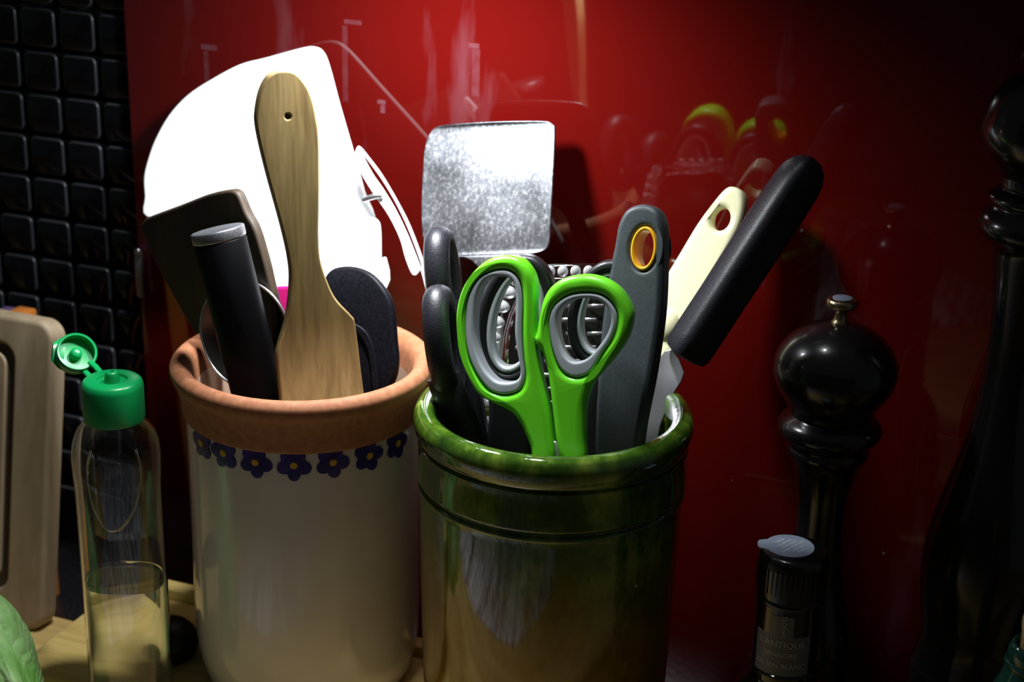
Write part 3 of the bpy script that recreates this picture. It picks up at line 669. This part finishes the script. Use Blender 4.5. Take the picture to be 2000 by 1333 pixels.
slab2('groove', pl, rrect(xr - bw + .018, xr - .0265, yb + .021, top - .017, .010), [rrect(xr - bw + .024, xr - .0335, yb + .028, top - .024, .008)], .010, .0005, M_dark_wood, cb, off=-.0035)
slab2('face', pl, rrect(xr - bw + .0235, xr - .033, yb + .0275, top - .0235, .008), [], .015, .0012, M_board_wood, cb, off=-.0005)
# small packets behind the board
for i, (px, m_, lb) in enumerate(((18, M_pack[0], 'violet packet edge behind the cutting board'), (45, M_pack[1], 'orange packet edge behind the cutting board'))):
    c = W_(px, 616, .05); o = box('packet', (c.x - .007, c.y - .006, -.035), (c.x + .007, c.y + .006, c.z + .004), m_, None, .002); tag(o, lb, 'packet')
# green cloth bundle at the lower left corner
vs, fs = [], []; ns, nr = 48, 30; c0 = Zp(-38, 1330, .86); hh = c0.z + .058; c0.z = 0
for i in range(nr + 1):
    f = i / nr; h = hh * f
    for k in range(ns):
        t = 2 * math.pi * k / ns; rr = .0365 * (1 - f ** 3.0) ** .62 if f < 1 else 0
        rr *= 1 + .10 * math.sin(4 * t + 5 * f) + .06 * math.sin(9 * t - 6 * f) + .03 * math.sin(17 * t + 9 * f)
        vs.append((c0.x - .010 * f + rr * math.cos(t), c0.y + rr * math.sin(t), h))
for i in range(nr):
    for k in range(ns): fs.append((i * ns + k, i * ns + (k + 1) % ns, (i + 1) * ns + (k + 1) % ns, (i + 1) * ns + k))
fs.append(tuple(range(ns))[::-1])
o = mesh_obj('kitchen_cloth', vs, fs, M_cloth, None, (c0.x, c0.y, 0)); tag(o, 'bunched green woven kitchen cloth in the lower left corner', 'cloth')
# small black bowl between bottle and flowered pot
bx_, by_ = LX - Rb - .014, LY - .026
o = lathe('black_cup', [(0, RZ), (.012, RZ), (.015, RZ + .002), (.0170, RZ + .008), (.0165, RZ + .013), (.012, RZ + .019), (.006, RZ + .022), (0, RZ + .023)], (bx_, by_), M_black, None, seg=40, smooth=4)
tag(o, 'small round black lid between the clear bottle and the flowered pot', 'lid')

# ------------------------------------------------------------------ pepper mills
a, pr = profile_px((1633, 712), .835, [(0, 632), (22, 632), (52, 640), (88, 660), (112, 688), (121, 716), (116, 746), (101, 772), (86, 792), (80, 806)])
a2, pr2 = profile_px((1633, 712), .835, [(74, 806), (80, 809), (95, 820), (101, 832), (99, 844), (86, 856), (78, 866), (81, 874), (79, 884), (68, 902), (58, 930), (50, 968), (47, 1020), (50, 1080), (60, 1140), (74, 1190), (84, 1230), (86, 1280)])
mx, my = a.x, a.y
ml = thing('pepper_mill', (mx, my, -.035), 'shorter black wooden pepper mill with a brass knob, right of the green pot', 'pepper mill')
lathe('head', pr[::-1], (mx, my), M_black_wood, ml, smooth=4)
zb = pr2[-1][1]
lathe('body', pr2 + [(pr2[-1][0], min(zb - .006, -.018)), (pr2[-1][0] + .0015, -.027), (pr2[-1][0], -.034), (0, -.035)], (mx, my), M_black_wood, ml, smooth=4)
ak, pk = profile_px((1633, 712), .835, [(17, 634), (18, 629), (14, 625), (12, 614), (15, 606), (24, 602), (30, 598), (31, 594)])
kb = lathe('knob', pk + [(pk[-1][0], pk[-1][1] + .0012), (pk[-1][0] * .94, pk[-1][1] + .0022), (pk[-1][0] * .8, pk[-1][1] + .0028), (0, pk[-1][1] + .0030)], (mx, my), M_brass, ml, smooth=3, seg=48)
zt = pk[-1][1] + .0030
cyl('knob_plate', Vector((mx, my, zt - .0002)), Vector((mx, my, zt + .0003)), pk[-1][0] * .62, M_plate, kb, .0001)
# tall mill at the right edge
def pm(pts): return profile_px((2043, 255), .765, pts)
a, pr = pm([(0, 133), (40, 138), (80, 158), (108, 190), (125, 240), (124, 270), (112, 300), (92, 325), (78, 345)])
mx, my = a.x, a.y
tm = thing('pepper_mill', (mx, my, -.035), 'tall black wooden pepper mill cut by the right edge of the picture', 'pepper mill')
lathe('head', pr[::-1], (mx, my), M_black_wood, tm, smooth=4)
_, pr = pm([(70, 340), (72, 362), (70, 370), (84, 378), (92, 386), (90, 396), (80, 402), (84, 410), (98, 424), (104, 440), (100, 456), (86, 470), (72, 484), (66, 510), (56, 600), (52, 700), (60, 800), (76, 890), (98, 970), (116, 1050), (120, 1120), (112, 1190), (104, 1240), (112, 1290), (116, 1330)])
zb = pr[-1][1]
lathe('body', pr + [(pr[-1][0], min(zb - .006, -.018)), (pr[-1][0] + .001, -.027), (pr[-1][0], -.034), (0, -.035)], (mx, my), M_black_wood, tm, smooth=4)

# ------------------------------------------------------------------ vinegar bottle
a = Zp(1552, 1072, .785); vx, vy, vz = a.x, a.y, a.z; cr_ = .0169
vb = thing('vinegar_bottle', (vx, vy, 0), 'dark vinegar bottle with a ribbed black cap and smoky printed neck label', 'bottle')
neck = .0160
lathe('glass', [(0, 0), (.030, 0), (.033, .004), (.034, .02), (.034, vz - .115), (.032, vz - .100), (.0265, vz - .085), (.0205, vz - .0755), (.0182, vz - .073), (.0168, vz - .0705), (.0160, vz - .067), (neck, vz - .063), (neck, vz - .022)], (vx, vy), M_dark_glass, vb, smooth=4)
lathe('collar_ring', [(neck, vz - .0635), (neck + .0011, vz - .0630), (neck + .0012, vz - .0622), (neck, vz - .0615)], (vx, vy), M_dark_glass, vb, smooth=3)
capo = lathe('cap', [(neck, vz - .0260), (cr_ - .0006, vz - .0260), (cr_ - .0003, vz - .0252), (cr_ - .0004, vz - .0232), (cr_ - .0011, vz - .0228), (cr_ - .0011, vz - .0222), (cr_ - .0002, vz - .0218), (cr_ - .0002, vz - .0035), (cr_ - .0008, vz - .0012), (cr_ - .0024, vz), (0, vz)], (vx, vy), M_black_wood, vb, smooth=0, seg=64, angle=60)
for k in range(44):
    t = 2 * math.pi * k / 44; c = Vector((vx + (cr_ - .0002) * math.cos(t), vy + (cr_ - .0002) * math.sin(t), 0))
    if k == 0:
        bmx = bmesh.new(); bmesh.ops.create_cube(bmx, size=1)
        for v in bmx.verts: v.co = Vector((v.co.x * .0009, v.co.y * .0012, v.co.z * .013))
        rib = bpy.data.meshes.new('rib'); bmx.to_mesh(rib); bmx.free(); finish(rib, M_black_wood, False)
    o = link('rib', rib, capo); o.location = Vector((c.x, c.y, vz - .0125)) - wpos(capo); o.rotation_euler = (0, 0, t)
# sticker on top of the cap, with its side tab
cx_, cy_ = vx - .0026, vy + .0010
st_pts = []
for i in range(60):
    t = 2 * math.pi * i / 60 + math.pi
    r = .0117; dv = abs(((t - math.pi * 1.08 + math.pi) % (2 * math.pi)) - math.pi)
    if dv < .42: r = .0117 + .0036 * (1 - (dv / .42) ** 4)
    st_pts.append((cx_ + r * math.cos(t), cy_ + r * math.sin(t)))
vs = [(x, y, vz + .0003) for x, y in st_pts] + [(x, y, vz - .0003) for x, y in st_pts]; n = 60
fs = [tuple(range(n))] + [(i, n + i, n + (i + 1) % n, (i + 1) % n) for i in range(n)]
stk = mesh_obj('sticker', vs, fs, M_sticker, capo, smooth=False)
def text_mesh(txt, size):
    cu = bpy.data.curves.new('t', 'FONT'); cu.body = txt; cu.size = size; cu.align_x = 'CENTER'; cu.align_y = 'CENTER'; cu.resolution_u = 2
    to = bpy.data.objects.new('t', cu); COL.objects.link(to); dg = bpy.context.evaluated_depsgraph_get()
    me = bpy.data.meshes.new_from_object(to.evaluated_get(dg)); bpy.data.objects.remove(to); bpy.data.curves.remove(cu)
    vs = [v.co.copy() for v in me.vertices]; fs = [list(p.vertices) for p in me.polygons]; bpy.data.meshes.remove(me); return vs, fs
an = math.radians(66)
for i, (tx, s) in enumerate((('5054', .0030), ('Ingrédients', .0023), ('30 ml  4,5 %', .0023), ('vinaigre de vin blanc', .0023), ('Fabriqué', .0023), ('Franc', .0026))):
    v_, f_ = text_mesh(tx, s); off = (-.0068 + i * .0026)
    k_ = max(1, (max(v.x for v in v_) - min(v.x for v in v_)) / (.0095 if i in (0, 5) else (.013 if i in (1, 4) else .018)) )
    V = [(cx_ + .0008 + off * math.sin(an) * 1 + (p.x / k_) * math.cos(an) + p.y * math.sin(an) * -1 * -1 * 0 + (-p.y) * -math.sin(an) * -1,
          cy_ - off * math.cos(an) + (p.x / k_) * math.sin(an) + p.y * math.cos(an), vz + .0005) for p in v_]
    mesh_obj('print_line', V, f_, M_print, stk, smooth=False)
# curved neck label: a stem above a wide panel
th0 = math.atan2(CAM.y - vy, CAM.x - vx) - .12; rl = neck + .00025
def on_neck(u, w, e=0): t = th0 + u / rl; return Vector((vx + (rl + e) * math.cos(t), vy + (rl + e) * math.sin(t), vz - .0440 + w))
def patch(name, u0, u1, w0, w1, m, par, e=0, n=18):
    vs, fs = [], []
    for ee in (e, e - .0004):
        for i in range(n + 1):
            for w in (w0, w1): vs.append(on_neck(u0 + (u1 - u0) * i / n, w, ee))
    for i in range(n): fs.append((2 * i, 2 * i + 2, 2 * i + 3, 2 * i + 1))
    k = 2 * (n + 1)
    for i in range(n): fs.append((2 * i, k + 2 * i, k + 2 * i + 2, 2 * i + 2)); fs.append((2 * i + 1, 2 * i + 3, k + 2 * i + 3, k + 2 * i + 1))
    fs.append((0, 1, k + 1, k)); fs.append((2 * n, k + 2 * n, k + 2 * n + 1, 2 * n + 1))
    return mesh_obj(name, vs, fs, m, par, smooth=False)
lab = patch('neck_label', -.0145, .0145, -.0175, .0040, M_label, vb)
patch('label_stem', -.0052, .0052, .0040, .0150, M_label, lab)
for tx, s, w in (("L'ANTIQUE", .0046, .0000), ('VINAIGRE', .0036, -.0058), ('DE VIN BLANC', .0037, -.0118)):
    v_, f_ = text_mesh(tx, s); mesh_obj('label_line', [on_neck(p.x, w + p.y, .0003) for p in v_], f_, M_label_text, lab, smooth=False)
v_, f_ = text_mesh('SMOOTS', .0030); mesh_obj('label_line', [on_neck(-p.y + .0008, .0098 + p.x, .0003) for p in v_], f_, M_label_text, lab, smooth=False)

# ------------------------------------------------------------------ green corked bottle at the lower right corner
a = Zp(2024, 1265, .72)
gb = thing('corked_bottle', (a.x, a.y, 0), 'small green glass bottle with a cork in the lower right corner', 'bottle')
zr = a.z; kk = .72 / F
lathe('glass', [(0, 0), (.020, 0), (.022, .003), (.022, zr - .05), (.0205, zr - .036), (54 * kk, zr - .012), (52 * kk, zr - .003), (46 * kk, zr + .001), (38 * kk, zr + .001), (34 * kk, zr - .004)], (a.x, a.y), M_green_glass, gb, smooth=4)
lathe('lip_ring', [(.0118, zr - .010), (.0126, zr - .009), (.0126, zr - .0075), (.0118, zr - .0065)], (a.x, a.y), M_green_glass, gb, smooth=3)
lathe('cork', [(30 * kk, zr - .008), (30 * kk, zr + .004), (33 * kk, zr + .011), (32 * kk, zr + .0145), (26 * kk, zr + .0165), (0, zr + .017)], (a.x, a.y), M_cork, gb, smooth=3)
print('TRIS', sum(len(o.data.loop_triangles) or len(o.data.polygons) * 2 for o in bpy.data.objects if o.type == 'MESH'))
